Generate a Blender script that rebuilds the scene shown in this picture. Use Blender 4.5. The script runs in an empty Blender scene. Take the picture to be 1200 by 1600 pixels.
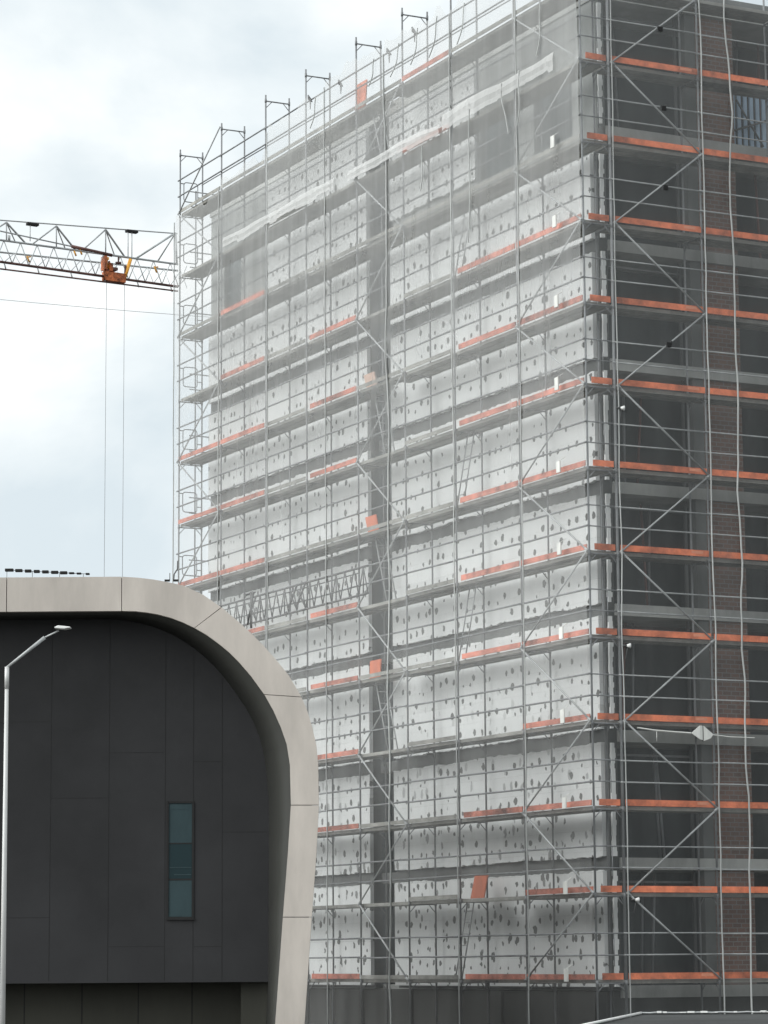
import bpy, bmesh, math, random
from mathutils import Vector, Matrix, noise
R = math.radians
random.seed(7)
scn = bpy.context.scene
COL = scn.collection

# ------------------------------------------------------------------ camera
F, PITCH, ROLL, EYE = 4523.5, .1547, -.007, 2.4
fw = Vector((0, math.cos(PITCH), math.sin(PITCH)))
r0 = Vector((1, 0, 0)); u0_ = r0.cross(fw)
cr = math.cos(ROLL)*r0 + math.sin(ROLL)*u0_
cu = -math.sin(ROLL)*r0 + math.cos(ROLL)*u0_
cam = bpy.data.cameras.new('camera'); camo = bpy.data.objects.new('camera', cam); COL.objects.link(camo)
m = Matrix((cr, cu, -fw)).transposed().to_4x4(); m.translation = (0, 0, EYE)
camo.matrix_world = m
cam.sensor_fit = 'VERTICAL'; cam.sensor_height = 24; cam.sensor_width = 18
cam.lens = F/1600*24
cam.clip_start = .5; cam.clip_end = 4000
scn.camera = camo

# ------------------------------------------------------------------ world / sun
SUN_EL, SUN_AZ = R(31), R(-110)          # azimuth measured from +Y towards +X
w = bpy.data.worlds.new('World'); scn.world = w; w.use_nodes = True
nt = w.node_tree; nt.nodes.clear()
def N(t, typ, **kw):
    n = t.nodes.new(typ)
    for k, v in kw.items(): setattr(n, k, v)
    return n
out = N(nt, 'ShaderNodeOutputWorld'); bg = N(nt, 'ShaderNodeBackground')
sky = N(nt, 'ShaderNodeTexSky', sky_type='NISHITA', sun_disc=False, sun_elevation=SUN_EL, sun_rotation=SUN_AZ)
sky.air_density = 1.0; sky.dust_density = 2.5
SKYSTR = .11
tc = N(nt, 'ShaderNodeTexCoord')
mp = N(nt, 'ShaderNodeMapping'); mp.inputs['Scale'].default_value = (3.6, 3.6, 6.0); mp.inputs['Location'].default_value = (1.3, .2, .55)
nz = N(nt, 'ShaderNodeTexNoise'); nz.inputs['Scale'].default_value = 1.5; nz.inputs['Detail'].default_value = 7; nz.inputs['Roughness'].default_value = .52
nz.inputs['Distortion'].default_value = .25
rp = N(nt, 'ShaderNodeValToRGB')
cr_ = rp.color_ramp
cr_.elements[0].position = .37; cr_.elements[0].color = (6.5, 7.3, 7.75, 1)
cr_.elements[1].position = .58; cr_.elements[1].color = (9.5, 9.8, 9.85, 1)
e = cr_.elements.new(.47); e.color = (7.8, 8.4, 8.65, 1)
nz2 = N(nt, 'ShaderNodeTexNoise'); nz2.inputs['Scale'].default_value = .8; nz2.inputs['Detail'].default_value = 4
rp2 = N(nt, 'ShaderNodeValToRGB'); rp2.color_ramp.elements[0].position = .30; rp2.color_ramp.elements[1].position = .5
rp2.color_ramp.elements[0].color = (.97, .97, .97, 1)
mixc = N(nt, 'ShaderNodeMixRGB')
lk = nt.links.new
lk(tc.outputs['Generated'], mp.inputs['Vector']); lk(mp.outputs[0], nz.inputs['Vector']); lk(mp.outputs[0], nz2.inputs['Vector'])
lk(nz.outputs['Fac'], rp.inputs['Fac']); lk(nz2.outputs['Fac'], rp2.inputs['Fac'])
lk(rp2.outputs['Color'], mixc.inputs['Fac']); lk(sky.outputs[0], mixc.inputs['Color1']); lk(rp.outputs['Color'], mixc.inputs['Color2'])
# cloud cover is brighter round the hidden sun
sdv = (math.sin(SUN_AZ)*math.cos(SUN_EL), math.cos(SUN_AZ)*math.cos(SUN_EL), math.sin(SUN_EL))
nrm = N(nt, 'ShaderNodeVectorMath', operation='NORMALIZE'); dt = N(nt, 'ShaderNodeVectorMath', operation='DOT_PRODUCT'); dt.inputs[1].default_value = sdv
mxx = N(nt, 'ShaderNodeMath', operation='MAXIMUM'); mxx.inputs[1].default_value = 0; pw = N(nt, 'ShaderNodeMath', operation='POWER'); pw.inputs[1].default_value = 5
ml = N(nt, 'ShaderNodeMath', operation='MULTIPLY_ADD'); ml.inputs[1].default_value = 2.2; ml.inputs[2].default_value = 1
scv = N(nt, 'ShaderNodeVectorMath', operation='SCALE')
lk(tc.outputs['Generated'], nrm.inputs[0]); lk(nrm.outputs[0], dt.inputs[0]); lk(dt.outputs['Value'], mxx.inputs[0]); lk(mxx.outputs[0], pw.inputs[0]); lk(pw.outputs[0], ml.inputs[0])
lk(mixc.outputs[0], scv.inputs[0]); lk(ml.outputs[0], scv.inputs['Scale'])
lk(scv.outputs[0], bg.inputs['Color']); bg.inputs['Strength'].default_value = SKYSTR
lk(bg.outputs[0], out.inputs['Surface'])

sl = bpy.data.lights.new('sun', 'SUN'); sl.energy = 2.0; sl.angle = R(80); sl.color = (1, .965, .91)
so = bpy.data.objects.new('sun', sl); COL.objects.link(so)
sd = Vector((math.sin(SUN_AZ)*math.cos(SUN_EL), math.cos(SUN_AZ)*math.cos(SUN_EL), math.sin(SUN_EL)))
so.rotation_euler = (-sd).to_track_quat('-Z', 'Y').to_euler(); so.location = (-30, 20, 60)

scn.view_settings.view_transform = 'Standard'; scn.view_settings.look = 'None'
scn.view_settings.exposure = .06; scn.view_settings.gamma = 1; scn.view_settings.use_curve_mapping = False
scn.render.engine = 'CYCLES'
scn.cycles.transparent_max_bounces = 24; scn.cycles.max_bounces = 7

# ------------------------------------------------------------------ measured frame of the site
A = .4719
C0 = Vector((4.8224, 67.4404, 0))
UD = Vector((-math.sin(A), math.cos(A), 0)); VD = Vector((math.cos(A), math.sin(A), 0))
LV = lambda k: 1.994 + 2*k                     # deck level k
POSTS = [24.72, 21.46, 18.20, 15.41, 12.13, 9.32, 6.54, 3.22, 0.0]
RPOSTS = [.7724, 3.358, 5.93, 8.50, 11.07]
def ray(x, y): return fw + cr*(x-600)/F - cu*(y-800)/F
def onY(x, y, Y):
    d = ray(x, y); return Vector((0, 0, EYE)) + d*(Y/d.y)

# ------------------------------------------------------------------ materials
def newmat(name):
    mt = bpy.data.materials.new(name); mt.use_nodes = True
    t = mt.node_tree; b = t.nodes['Principled BSDF']; return mt, t, b
def simple(name, col, rough=.6, metal=0, var=.12, scale=3.0, streak=True, bump=.0, spec=.4):
    """a base colour broken by two scales of procedural wear"""
    mt, t, b = newmat(name)
    tcn = N(t, 'ShaderNodeTexCoord'); mpn = N(t, 'ShaderNodeMapping')
    mpn.inputs['Scale'].default_value = (1, 1, .3 if streak else 1)
    n1 = N(t, 'ShaderNodeTexNoise'); n1.inputs['Scale'].default_value = scale; n1.inputs['Detail'].default_value = 8; n1.inputs['Roughness'].default_value = .65
    n2 = N(t, 'ShaderNodeTexNoise'); n2.inputs['Scale'].default_value = scale*.18; n2.inputs['Detail'].default_value = 3
    ad = N(t, 'ShaderNodeMath', operation='ADD')
    mr = N(t, 'ShaderNodeMapRange'); mr.inputs['From Min'].default_value = .7; mr.inputs['From Max'].default_value = 1.3
    mr.inputs['To Min'].default_value = 1-var*1.6; mr.inputs['To Max'].default_value = 1+var*1.6
    vm = N(t, 'ShaderNodeVectorMath', operation='SCALE'); vm.inputs[0].default_value = col[:3]
    t.links.new(tcn.outputs['Object'], mpn.inputs[0]); t.links.new(mpn.outputs[0], n1.inputs['Vector']); t.links.new(mpn.outputs[0], n2.inputs['Vector'])
    t.links.new(n1.outputs['Fac'], ad.inputs[0]); t.links.new(n2.outputs['Fac'], ad.inputs[1]); t.links.new(ad.outputs[0], mr.inputs[0])
    t.links.new(mr.outputs[0], vm.inputs['Scale']); t.links.new(vm.outputs[0], b.inputs['Base Color'])
    b.inputs['Roughness'].default_value = rough; b.inputs['Metallic'].default_value = metal
    b.inputs['Specular IOR Level'].default_value = spec
    if bump:
        bn = N(t, 'ShaderNodeBump'); bn.inputs['Strength'].default_value = bump; bn.inputs['Distance'].default_value = .02
        t.links.new(n1.outputs['Fac'], bn.inputs['Height']); t.links.new(bn.outputs[0], b.inputs['Normal'])
    return mt
M = {}
M['steel'] = simple('galvanised_steel', (.19, .195, .20), .6, .2, .25, 6)
M['steel_light'] = simple('pale_galvanised_tube', (.36, .37, .37), .5, .2, .2, 6)
M['dark_steel'] = simple('dark_steel', (.12, .12, .12), .55, .4, .2, 6)
M['deck'] = simple('scaffold_deck', (.235, .23, .21), .85, 0, .32, 2.2, False)
M['orange'] = simple('orange_toe_board', (.62, .165, .072), .65, 0, .42, 3.6, False)
M['orange_worn_veiled'] = simple('worn_veiled_orange_toe_board', (.42, .145, .10), .75, 0, .5, 3.2, False)  # scuffed orange, with the haze of the net over the long face mixed in
M['orange_tag'] = simple('faded_board_sticker', (.68, .26, .15), .6, 0, .1, 5)
M['hatch_pale'] = simple('pale_hatch_board', (.62, .42, .33), .7, 0, .15, 5)
M['hatch'] = simple('orange_hatch_board', (.6, .16, .075), .7, 0, .15, 5)
M['concrete'] = simple('bare_concrete', (.115, .118, .115), .9, 0, .3, 1.1, True, .4)
M['plaster'] = simple('pale_levelled_concrete', (.32, .33, .32), .9, 0, .26, .9, True, .2)
M['concrete_pale'] = simple('pale_concrete', (.33, .335, .32), .9, 0, .22, 1.3, True, .3)
M['concrete_blue'] = simple('blue_grey_concrete', (.10, .113, .12), .9, 0, .3, 1.3, True, .3)
M['base'] = simple('dark_base_concrete', (.055, .055, .051), .9, 0, .3, .8, True, .3)
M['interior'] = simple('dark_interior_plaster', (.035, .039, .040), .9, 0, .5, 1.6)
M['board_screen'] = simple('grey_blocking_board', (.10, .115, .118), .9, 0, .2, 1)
M['prop'] = simple('dull_red_prop', (.13, .05, .04), .7, 0, .3, 5)
M['foam'] = simple('white_foam_strip', (.74, .75, .74), .8, 0, .05, 3)
M['frame'] = simple('beige_fibre_concrete', (.445, .405, .365), .78, 0, .19, 1.0, True, .12)
M['soffit'] = simple('dark_lining_panel', (.040, .041, .036), .6, 0, .12, .8)
M['clad'] = simple('anthracite_cladding', (.0190, .0190, .0202), .5, 0, .3, .45, False, 0, .28)
M['clad_joint'] = simple('black_joint', (.012, .012, .012), .8, 0, .1, 5)
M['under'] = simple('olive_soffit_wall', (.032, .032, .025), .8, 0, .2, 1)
M['white'] = simple('white_painted_metal', (.8, .8, .78), .4, 0, .06, 4)
M['cloth'] = simple('white_cloth', (.62, .62, .59), .9, 0, .1, 9)
M['lamp_head'] = simple('pale_lamp_housing', (.52, .52, .51), .35, .1, .08, 6)
M['ground'] = simple('gravelled_ground', (.07, .068, .064), .95, 0, .35, .8, False, .5)
M['road'] = simple('asphalt', (.05, .05, .052), .9, 0, .25, 2, False, .3)
M['roof_dark'] = simple('dark_roofing', (.03, .032, .032), .8, 0, .4, 1.5, False, .2)
M['crane_grey'] = simple('grey_lattice_steel', (.48, .49, .49), .55, .2, .2, 2)
M['crane_dark'] = simple('dark_red_steel', (.13, .06, .05), .55, .1, .45, 1.4, False)
M['crane_orange'] = simple('rusty_orange_steel', (.42, .12, .04), .6, .1, .7, 7, False)
M['crane_yellow'] = simple('yellow_orange_steel', (.75, .36, .05), .5, .1, .25, 3, False)
M['blue'] = simple('pale_blue_formwork', (.36, .47, .60), .6, 0, .15, 3)


# brick
mt, t, b = newmat('red_brown_brick'); M['brick'] = mt
tcn = N(t, 'ShaderNodeTexCoord'); sx = N(t, 'ShaderNodeSeparateXYZ'); cx = N(t, 'ShaderNodeCombineXYZ')
bk = N(t, 'ShaderNodeTexBrick'); bk.inputs['Scale'].default_value = 1
bk.inputs['Brick Width'].default_value = .25; bk.inputs['Row Height'].default_value = .11; bk.inputs['Mortar Size'].default_value = .011
bk.inputs['Color1'].default_value = (.16, .088, .068, 1); bk.inputs['Color2'].default_value = (.11, .066, .054, 1); bk.inputs['Mortar'].default_value = (.16, .15, .14, 1)
t.links.new(tcn.outputs['Object'], sx.inputs[0]); t.links.new(sx.outputs[0], cx.inputs[0]); t.links.new(sx.outputs[2], cx.inputs[1])
t.links.new(cx.outputs[0], bk.inputs['Vector']); t.links.new(bk.outputs['Color'], b.inputs['Base Color']); b.inputs['Roughness'].default_value = .9

# insulation boards: joints and adhesive dabs showing through
mt, t, b = newmat('white_insulation_board'); M['board'] = mt
def math_(t, op, a=None, b_=None, c=None):
    n = N(t, 'ShaderNodeMath', operation=op)
    for i, x in enumerate((a, b_, c)):
        if x is None: continue
        if isinstance(x, (int, float)): n.inputs[i].default_value = x
        else: t.links.new(x, n.inputs[i])
    return n.outputs[0]
tcn = N(t, 'ShaderNodeTexCoord'); sx = N(t, 'ShaderNodeSeparateXYZ'); t.links.new(tcn.outputs['Object'], sx.inputs[0])
ux, zx = sx.outputs[1], sx.outputs[2]
wn = N(t, 'ShaderNodeTexNoise'); wn.inputs['Scale'].default_value = 9; wn.inputs['Detail'].default_value = 3
t.links.new(tcn.outputs['Object'], wn.inputs['Vector'])
warp = math_(t, 'MULTIPLY', math_(t, 'SUBTRACT', wn.outputs['Fac'], .5), .16)
nk = N(t, 'ShaderNodeTexNoise'); nk.inputs['Scale'].default_value = .45; nk.inputs['Detail'].default_value = 2; t.links.new(tcn.outputs['Object'], nk.inputs['Vector'])
def dots(su, sz, seed, rad, keep, rnd):
    cxx = N(t, 'ShaderNodeCombineXYZ')
    t.links.new(math_(t, 'ADD', math_(t, 'MULTIPLY', ux, 1/su), math_(t, 'MULTIPLY', warp, 1/su)), cxx.inputs[0])
    t.links.new(math_(t, 'ADD', math_(t, 'MULTIPLY', zx, 1/sz), seed), cxx.inputs[1])
    vo = N(t, 'ShaderNodeTexVoronoi', voronoi_dimensions='2D', feature='F1'); vo.inputs['Scale'].default_value = 1; vo.inputs['Randomness'].default_value = rnd
    t.links.new(cxx.outputs[0], vo.inputs['Vector'])
    sc = N(t, 'ShaderNodeSeparateColor'); t.links.new(vo.outputs['Color'], sc.inputs[0])
    # every cell its own dab size, some cells empty
    rr_ = math_(t, 'MULTIPLY', math_(t, 'GREATER_THAN', math_(t, 'ADD', sc.outputs[0], math_(t, 'MULTIPLY', math_(t, 'SUBTRACT', nk.outputs['Fac'], .5), 1.6)), keep), math_(t, 'MULTIPLY_ADD', sc.outputs[1], rad*.75, rad*.55))
    dd = math_(t, 'SUBTRACT', rr_, math_(t, 'ADD', vo.outputs['Distance'], math_(t, 'MULTIPLY', warp, .6)))
    mr = N(t, 'ShaderNodeMapRange'); mr.inputs['From Min'].default_value = 0; mr.inputs['From Max'].default_value = .03
    t.links.new(dd, mr.inputs[0]); return mr.outputs[0]
low = N(t, 'ShaderNodeMapRange')               # the lower storeys carry more and larger dabs
low.inputs['From Min'].default_value = 11; low.inputs['From Max'].default_value = 3
t.links.new(zx, low.inputs[0])
d1 = dots(.40, .48, 0.3, .175, .16, .62)
d2 = math_(t, 'MULTIPLY', dots(.35, .62, 7.7, .19, .42, .9), low.outputs[0])
dd = math_(t, 'MAXIMUM', d1, d2)
# joints: rows every .5 m, boards 1 m long in running bond
row = math_(t, 'FLOOR', math_(t, 'MULTIPLY', zx, 2))
fz = math_(t, 'FRACT', math_(t, 'MULTIPLY', zx, 2))
fu = math_(t, 'FRACT', math_(t, 'ADD', ux, math_(t, 'MULTIPLY', row, .5)))
jt = math_(t, 'MAXIMUM', math_(t, 'LESS_THAN', fz, .022), math_(t, 'LESS_THAN', fu, .010))
jt = math_(t, 'MULTIPLY', jt, math_(t, 'GREATER_THAN', wn.outputs['Fac'], .44))
wv = N(t, 'ShaderNodeTexWhiteNoise', noise_dimensions='2D'); cw = N(t, 'ShaderNodeCombineXYZ')
t.links.new(row, cw.inputs[1]); t.links.new(math_(t, 'FLOOR', math_(t, 'ADD', ux, math_(t, 'MULTIPLY', row, .5))), cw.inputs[0]); t.links.new(cw.outputs[0], wv.inputs['Vector'])
tone = math_(t, 'MULTIPLY_ADD', wv.outputs['Value'], .09, .92)
n3 = N(t, 'ShaderNodeTexNoise'); n3.inputs['Scale'].default_value = .8; n3.inputs['Detail'].default_value = 6; t.links.new(tcn.outputs['Object'], n3.inputs['Vector'])
tone = math_(t, 'MULTIPLY', tone, math_(t, 'MULTIPLY_ADD', n3.outputs['Fac'], .09, .955))
vs = N(t, 'ShaderNodeVectorMath', operation='SCALE'); vs.inputs[0].default_value = (.69, .70, .695); t.links.new(tone, vs.inputs['Scale'])
mx = N(t, 'ShaderNodeMixRGB'); t.links.new(math_(t, 'MAXIMUM', math_(t, 'MULTIPLY', dd, .93), math_(t, 'MULTIPLY', jt, .25)), mx.inputs['Fac'])
t.links.new(vs.outputs[0], mx.inputs['Color1']); mx.inputs['Color2'].default_value = (.10, .10, .095, 1)
t.links.new(mx.outputs[0], b.inputs['Base Color']); b.inputs['Roughness'].default_value = .85

def netmat(name, base, col, fold=.28, glare=.17):
    mt = bpy.data.materials.new(name); mt.use_nodes = True; t = mt.node_tree; t.nodes.clear()
    o = N(t, 'ShaderNodeOutputMaterial'); tr = N(t, 'ShaderNodeBsdfTransparent'); df = N(t, 'ShaderNodeBsdfDiffuse'); tl = N(t, 'ShaderNodeBsdfTranslucent')
    df.inputs['Color'].default_value = col; tl.inputs['Color'].default_value = col
    ms = N(t, 'ShaderNodeMixShader'); ms.inputs[0].default_value = .42
    t.links.new(df.outputs[0], ms.inputs[1]); t.links.new(tl.outputs[0], ms.inputs[2])
    tcn = N(t, 'ShaderNodeTexCoord'); mpn = N(t, 'ShaderNodeMapping'); mpn.inputs['Scale'].default_value = (2.2, 2.2, .16)
    n = N(t, 'ShaderNodeTexNoise'); n.inputs['Scale'].default_value = 1.0; n.inputs['Detail'].default_value = 6; n.inputs['Distortion'].default_value = .5
    t.links.new(tcn.outputs['Object'], mpn.inputs[0]); t.links.new(mpn.outputs[0], n.inputs['Vector'])
    n2 = N(t, 'ShaderNodeTexNoise'); n2.inputs['Scale'].default_value = .35; n2.inputs['Detail'].default_value = 4
    t.links.new(tcn.outputs['Object'], n2.inputs['Vector'])
    f = math_(t, 'ADD', math_(t, 'MULTIPLY', math_(t, 'POWER', n.outputs['Fac'], 2.0), fold), math_(t, 'MULTIPLY', n2.outputs['Fac'], fold*.7))
    f = math_(t, 'ADD', f, base - fold*.55)
    # opacity rises with height, painting in the glare over the upper lifts
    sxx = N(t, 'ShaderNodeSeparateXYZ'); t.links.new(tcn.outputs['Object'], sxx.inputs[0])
    gz = N(t, 'ShaderNodeMapRange'); gz.inputs['From Min'].default_value = 3; gz.inputs['From Max'].default_value = 25; gz.inputs['To Max'].default_value = glare
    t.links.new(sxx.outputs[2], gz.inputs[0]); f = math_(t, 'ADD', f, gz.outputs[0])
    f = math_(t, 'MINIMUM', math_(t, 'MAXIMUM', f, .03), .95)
    mm = N(t, 'ShaderNodeMixShader'); t.links.new(f, mm.inputs[0]); t.links.new(tr.outputs[0], mm.inputs[1]); t.links.new(ms.outputs[0], mm.inputs[2])
    t.links.new(mm.outputs[0], o.inputs['Surface']); return mt
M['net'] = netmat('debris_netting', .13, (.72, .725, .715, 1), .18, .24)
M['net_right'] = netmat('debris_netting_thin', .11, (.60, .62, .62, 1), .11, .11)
M['net_top'] = netmat('debris_netting_edge', .22, (.72, .73, .73, 1), .5)
M['hem'] = netmat('white_net_hem', .60, (.76, .76, .75, 1), .25, 0)
M['cord'] = simple('pale_net_cord', (.42, .43, .42), .8, 0, .15, 4)

# glass of the arch building's window
mt, t, b = newmat('teal_window_glass'); M['glass'] = mt
b.inputs['Base Color'].default_value = (.012, .028, .032, 1); b.inputs['Roughness'].default_value = .25; b.inputs['Specular IOR Level'].default_value = .2
M['blind'] = simple('teal_blind', (.030, .050, .055), .6, 0, .2, 2, True, 0, .15)

# ------------------------------------------------------------------ mesh helpers
class MB:
    def __init__(s): s.v = []; s.f = []; s.sm = []
    def box(s, a, b_):
        x0, x1 = sorted((a[0], b_[0])); y0, y1 = sorted((a[1], b_[1])); z0, z1 = sorted((a[2], b_[2]))
        n = len(s.v)
        s.v += [(x, y, z) for x in (x0, x1) for y in (y0, y1) for z in (z0, z1)]
        for f in ((0,1,3,2),(4,6,7,5),(0,4,5,1),(2,3,7,6),(0,2,6,4),(1,5,7,3)): s.f.append(tuple(n+i for i in f)); s.sm.append(False)
        return s
    def tube(s, p, q, r, k=6, r2=None):
        p, q = Vector(p), Vector(q); d = (q-p)
        if d.length < 1e-6: return s
        d.normalize(); a = d.orthogonal().normalized(); c = d.cross(a); n = len(s.v); r2 = r if r2 is None else r2
        for pt, rad in ((p, r), (q, r2)):
            for i in range(k):
                t_ = 2*math.pi*i/k; s.v.append(tuple(pt+a*math.cos(t_)*rad+c*math.sin(t_)*rad))
        for i in range(k):
            j = (i+1) % k; s.f.append((n+i, n+j, n+k+j, n+k+i)); s.sm.append(True)
        s.f.append(tuple(n+i for i in reversed(range(k)))); s.f.append(tuple(n+k+i for i in range(k))); s.sm += [False, False]
        return s
    def path(s, pts, r, k=6):
        """one continuous bent tube"""
        pts = [Vector(p) for p in pts]; n = len(s.v)
        for i, p in enumerate(pts):
            d = (pts[min(i+1, len(pts)-1)]-pts[max(i-1, 0)]).normalized()
            ref = Vector((0, 1, 0)) if abs(d.y) < .9 else Vector((1, 0, 0))
            a = d.cross(ref).normalized(); c = d.cross(a)
            for j in range(k):
                t_ = 2*math.pi*j/k; s.v.append(tuple(p+a*math.cos(t_)*r+c*math.sin(t_)*r))
        for i in range(len(pts)-1):
            for j in range(k):
                j2 = (j+1) % k; s.f.append((n+i*k+j, n+i*k+j2, n+(i+1)*k+j2, n+(i+1)*k+j)); s.sm.append(True)
        return s
    def quad(s, *p):
        n = len(s.v); s.v += [tuple(x) for x in p]; s.f.append(tuple(range(n, n+len(p)))); s.sm.append(False); return s
    def build(s, name, mat, parent=None, bevel=0):
        me = bpy.data.meshes.new(name); me.from_pydata(s.v, [], s.f); me.materials.append(mat)
        me.polygons.foreach_set('use_smooth', s.sm); me.update()
        o = bpy.data.objects.new(name, me); COL.objects.link(o)
        if parent is not None: o.parent = parent
        if bevel:
            bv = o.modifiers.new('bevel', 'BEVEL'); bv.width = bevel; bv.segments = 2; bv.limit_method = 'ANGLE'
        return o
def build_each(mb, name, mat, parent):
    """every connected piece becomes a part of its own"""
    par = list(range(len(mb.v)))
    def fd(a):
        while par[a] != a: par[a] = par[par[a]]; a = par[a]
        return a
    for f in mb.f:
        for k in f[1:]: par[fd(k)] = fd(f[0])
    grp = {}
    for f, sm in zip(mb.f, mb.sm): grp.setdefault(fd(f[0]), []).append((f, sm))
    for fs in grp.values():
        ids = sorted({k for f, _ in fs for k in f}); mp_ = {k: i for i, k in enumerate(ids)}
        q = MB(); q.v = [mb.v[k] for k in ids]; q.f = [tuple(mp_[k] for k in f) for f, _ in fs]; q.sm = [sm for _, sm in fs]; q.build(name, mat, parent)
def tag(o, label=None, cat=None, group=None, kind=None):
    if label: o['label'] = label
    if cat: o['category'] = cat
    if group: o['group'] = group
    if kind: o['kind'] = kind
    return o
def root(name, loc, rz, label, cat, group=None):
    o = bpy.data.objects.new(name, None); COL.objects.link(o); o.location = loc; o.rotation_euler = (0, 0, rz)
    return tag(o, label, cat, group)
def site(o):                                   # a one-mesh thing modelled in the site frame (x = v, y = u)
    o.location = C0; o.rotation_euler = (0, 0, A); return o

# ------------------------------------------------------------------ ground
g = MB(); S = 2500; g.quad((-S, -S, 0), (S, -S, 0), (S, S, 0), (-S, S, 0)); o = g.build('ground', M['ground']); tag(o, kind='structure')
g = MB(); g.quad((-300, 20, .004), (300, 20, .004), (300, 29, .004), (-300, 29, .004)); tag(g.build('road', M['road']), kind='structure')
g = MB()
g.box((-300, 29.0, 0), (300, 31.2, .13)); tag(g.build('pavement', M['concrete_pale']), kind='structure')

# ------------------------------------------------------------------ apartment building under construction
B = root('apartment_building', C0, A, 'tall concrete apartment block being clad in white insulation boards behind scaffold and netting', 'building')
VW = 1.06; UW = 1.06; UE = 24.66; VE = 15.0; TOP = 26.15
SL = [1.70, 4.70, 7.72, 10.75, 13.72, 16.75, 19.72, 22.60]    # slab centres
def rects(u0, u1, z0, z1, holes):
    us = sorted({u0, u1, *[h[i] for h in holes for i in (0, 1)]}); zs = sorted({z0, z1, *[h[i] for h in holes for i in (2, 3)]})
    us = [x for x in us if u0 <= x <= u1]; zs = [x for x in zs if z0 <= x <= z1]; o_ = []
    for i in range(len(us)-1):
        for j in range(len(zs)-1):
            cu_, cz = (us[i]+us[i+1])/2, (zs[j]+zs[j+1])/2
            if not any(h[0] < cu_ < h[1] and h[2] < cz < h[3] for h in holes): o_.append((us[i], us[i+1], zs[j], zs[j+1]))
    return o_
def holed(mb, u0, u1, z0, z1, holes, c0, c1, axis):
    for a0, a1, b0, b1 in rects(u0, u1, z0, z1, holes):
        if axis == 'left': mb.box((c0, a0, b0), (c1, a1, b1))
        else: mb.box((a0, c0, b0), (a1, c1, b1))
# long wall (faces left in the photo)
open_left = [(22.36, 23.64, 22.05, 24.5), (4.9, 6.95, 22.75, 24.6), (2.2, 4.1, 22.75, 24.6)]
lw = MB(); holed(lw, UW, 12.0, 1.75, 22.0, [], VW, VW+.25, 'left'); holed(lw, 13.45, UE, 1.75, 22.0, [], VW, VW+.25, 'left')
lu = MB(); holed(lu, UW, 12.0, 22.0, TOP-.18, open_left, VW-.003, VW+.25, 'left'); holed(lu, 13.45, UE, 22.0, TOP-.18, open_left, VW-.003, VW+.25, 'left'); lu.build('upper_wall', M['plaster'], B)
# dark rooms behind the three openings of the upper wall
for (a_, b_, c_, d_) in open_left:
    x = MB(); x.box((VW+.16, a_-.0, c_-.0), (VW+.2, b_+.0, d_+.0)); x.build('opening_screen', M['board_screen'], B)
lw.build('long_wall', M['concrete'], B)
rc = MB(); rc.box((1.75, 11.9, 1.75), (1.95, 13.55, TOP)); rc.box((VW+.02, 11.75, 1.75), (1.75, 12.0, TOP-.3)); rc.box((VW+.02, 13.45, 1.75), (1.75, 13.7, TOP-.3))
rc.build('recess_wall', M['concrete_blue'], B)
for z in SL[1:]:
    x = MB(); x.box((1.30, 12.0, z-.13), (1.749, 13.45, z+.13)); x.build('recess_slab', M['concrete'], B)
bw = MB(); bw.box((VW+.06, UW+.06, -.1), (VE, UE, 1.72)); bw.build('base_wall', M['base'], B)
# pier widths in the base, seen as slightly lighter uprights under the boards
for u in (1.3, 6.4, 11.3, 14.2, 19.3):
    x = MB(); x.box((VW-.02, u, -.1), (VW+.058, u+.75, 1.70)); x.build('pier', M['base'], B)
# short front
for i, z in enumerate(SL):
    x = MB(); x.box((VW+.255, UW-.06, z-.14), (VE, UE-.3, z+.14)); x.build('floor_slab', M['concrete_pale'], B)
x = MB(); x.box((VW-.04, UW-.1, TOP-.18), (VE+.1, UE+.04, TOP+.16)); x.build('roof_slab', M['concrete_pale'], B)
bounds = [z for z in SL] + [TOP-.04]
rp_ = random.Random(21)
for i in range(len(SL)):
    z0, z1 = SL[i]+.141, bounds[i+1]-(.141 if i < len(SL)-1 else .142)
    x = MB(); x.box((3.70, UW, z0), (4.0, UW+.3, z1)); x.build('column', M['concrete'], B)
    x = MB(); x.box((4.003, UW+.03, z0), (5.15, UW+.2, z1)); x.build('brick_infill', M['brick'], B)
    x = MB(); x.box((8.4, UW+.03, z0), (9.9, UW+.2, z1)); x.build('brick_infill', M['brick'], B)
    x = MB(); x.box((9.9+.003, UW, z0), (10.2, UW+.3, z1)); x.build('column', M['concrete'], B)
    x = MB(); x.box((13.2, UW+.03, z0), (VE-.02, UW+.2, z1)); x.build('brick_infill', M['brick'], B)
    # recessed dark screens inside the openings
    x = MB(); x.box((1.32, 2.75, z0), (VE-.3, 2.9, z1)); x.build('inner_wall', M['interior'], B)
    for q in range(5):
        vv = rp_.uniform(1.6, 8.2); 
        if 3.5 < vv < 5.3: continue
        x = MB(); x.tube((vv, UW+rp_.uniform(.9, 1.5), z0), (vv+rp_.uniform(-.05, .05), UW+1.2, z1), .035, 6); x.build('prop', M['prop'] if q % 2 else M['steel'], B)
    # mullions and a head rail across each opening
    x = MB()
    for v_ in (1.36, 3.62): x.box((v_, UW+.36, z0), (v_+.06, UW+.42, z1))
    x.box((1.42, UW+.36, z1-.30), (3.62, UW+.42, z1-.25)); x.build('opening_frame', M['dark_steel'], B)
rw = MB(); rw.box((VE-.02, UW+.2, 1.75), (VE, UE-.3, TOP-.2)); rw.build('far_side_wall', M['concrete'], B)
x = MB(); x.box((VW+.26, UE-.25, 1.75), (VE-.03, UE-.02, TOP-.2)); x.build('rear_wall', M['concrete'], B)
x = MB(); x.box((6.0, 5, TOP+.161), (12, 14, TOP+2.0)); x.build('lift_house', M['concrete'], B)
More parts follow.
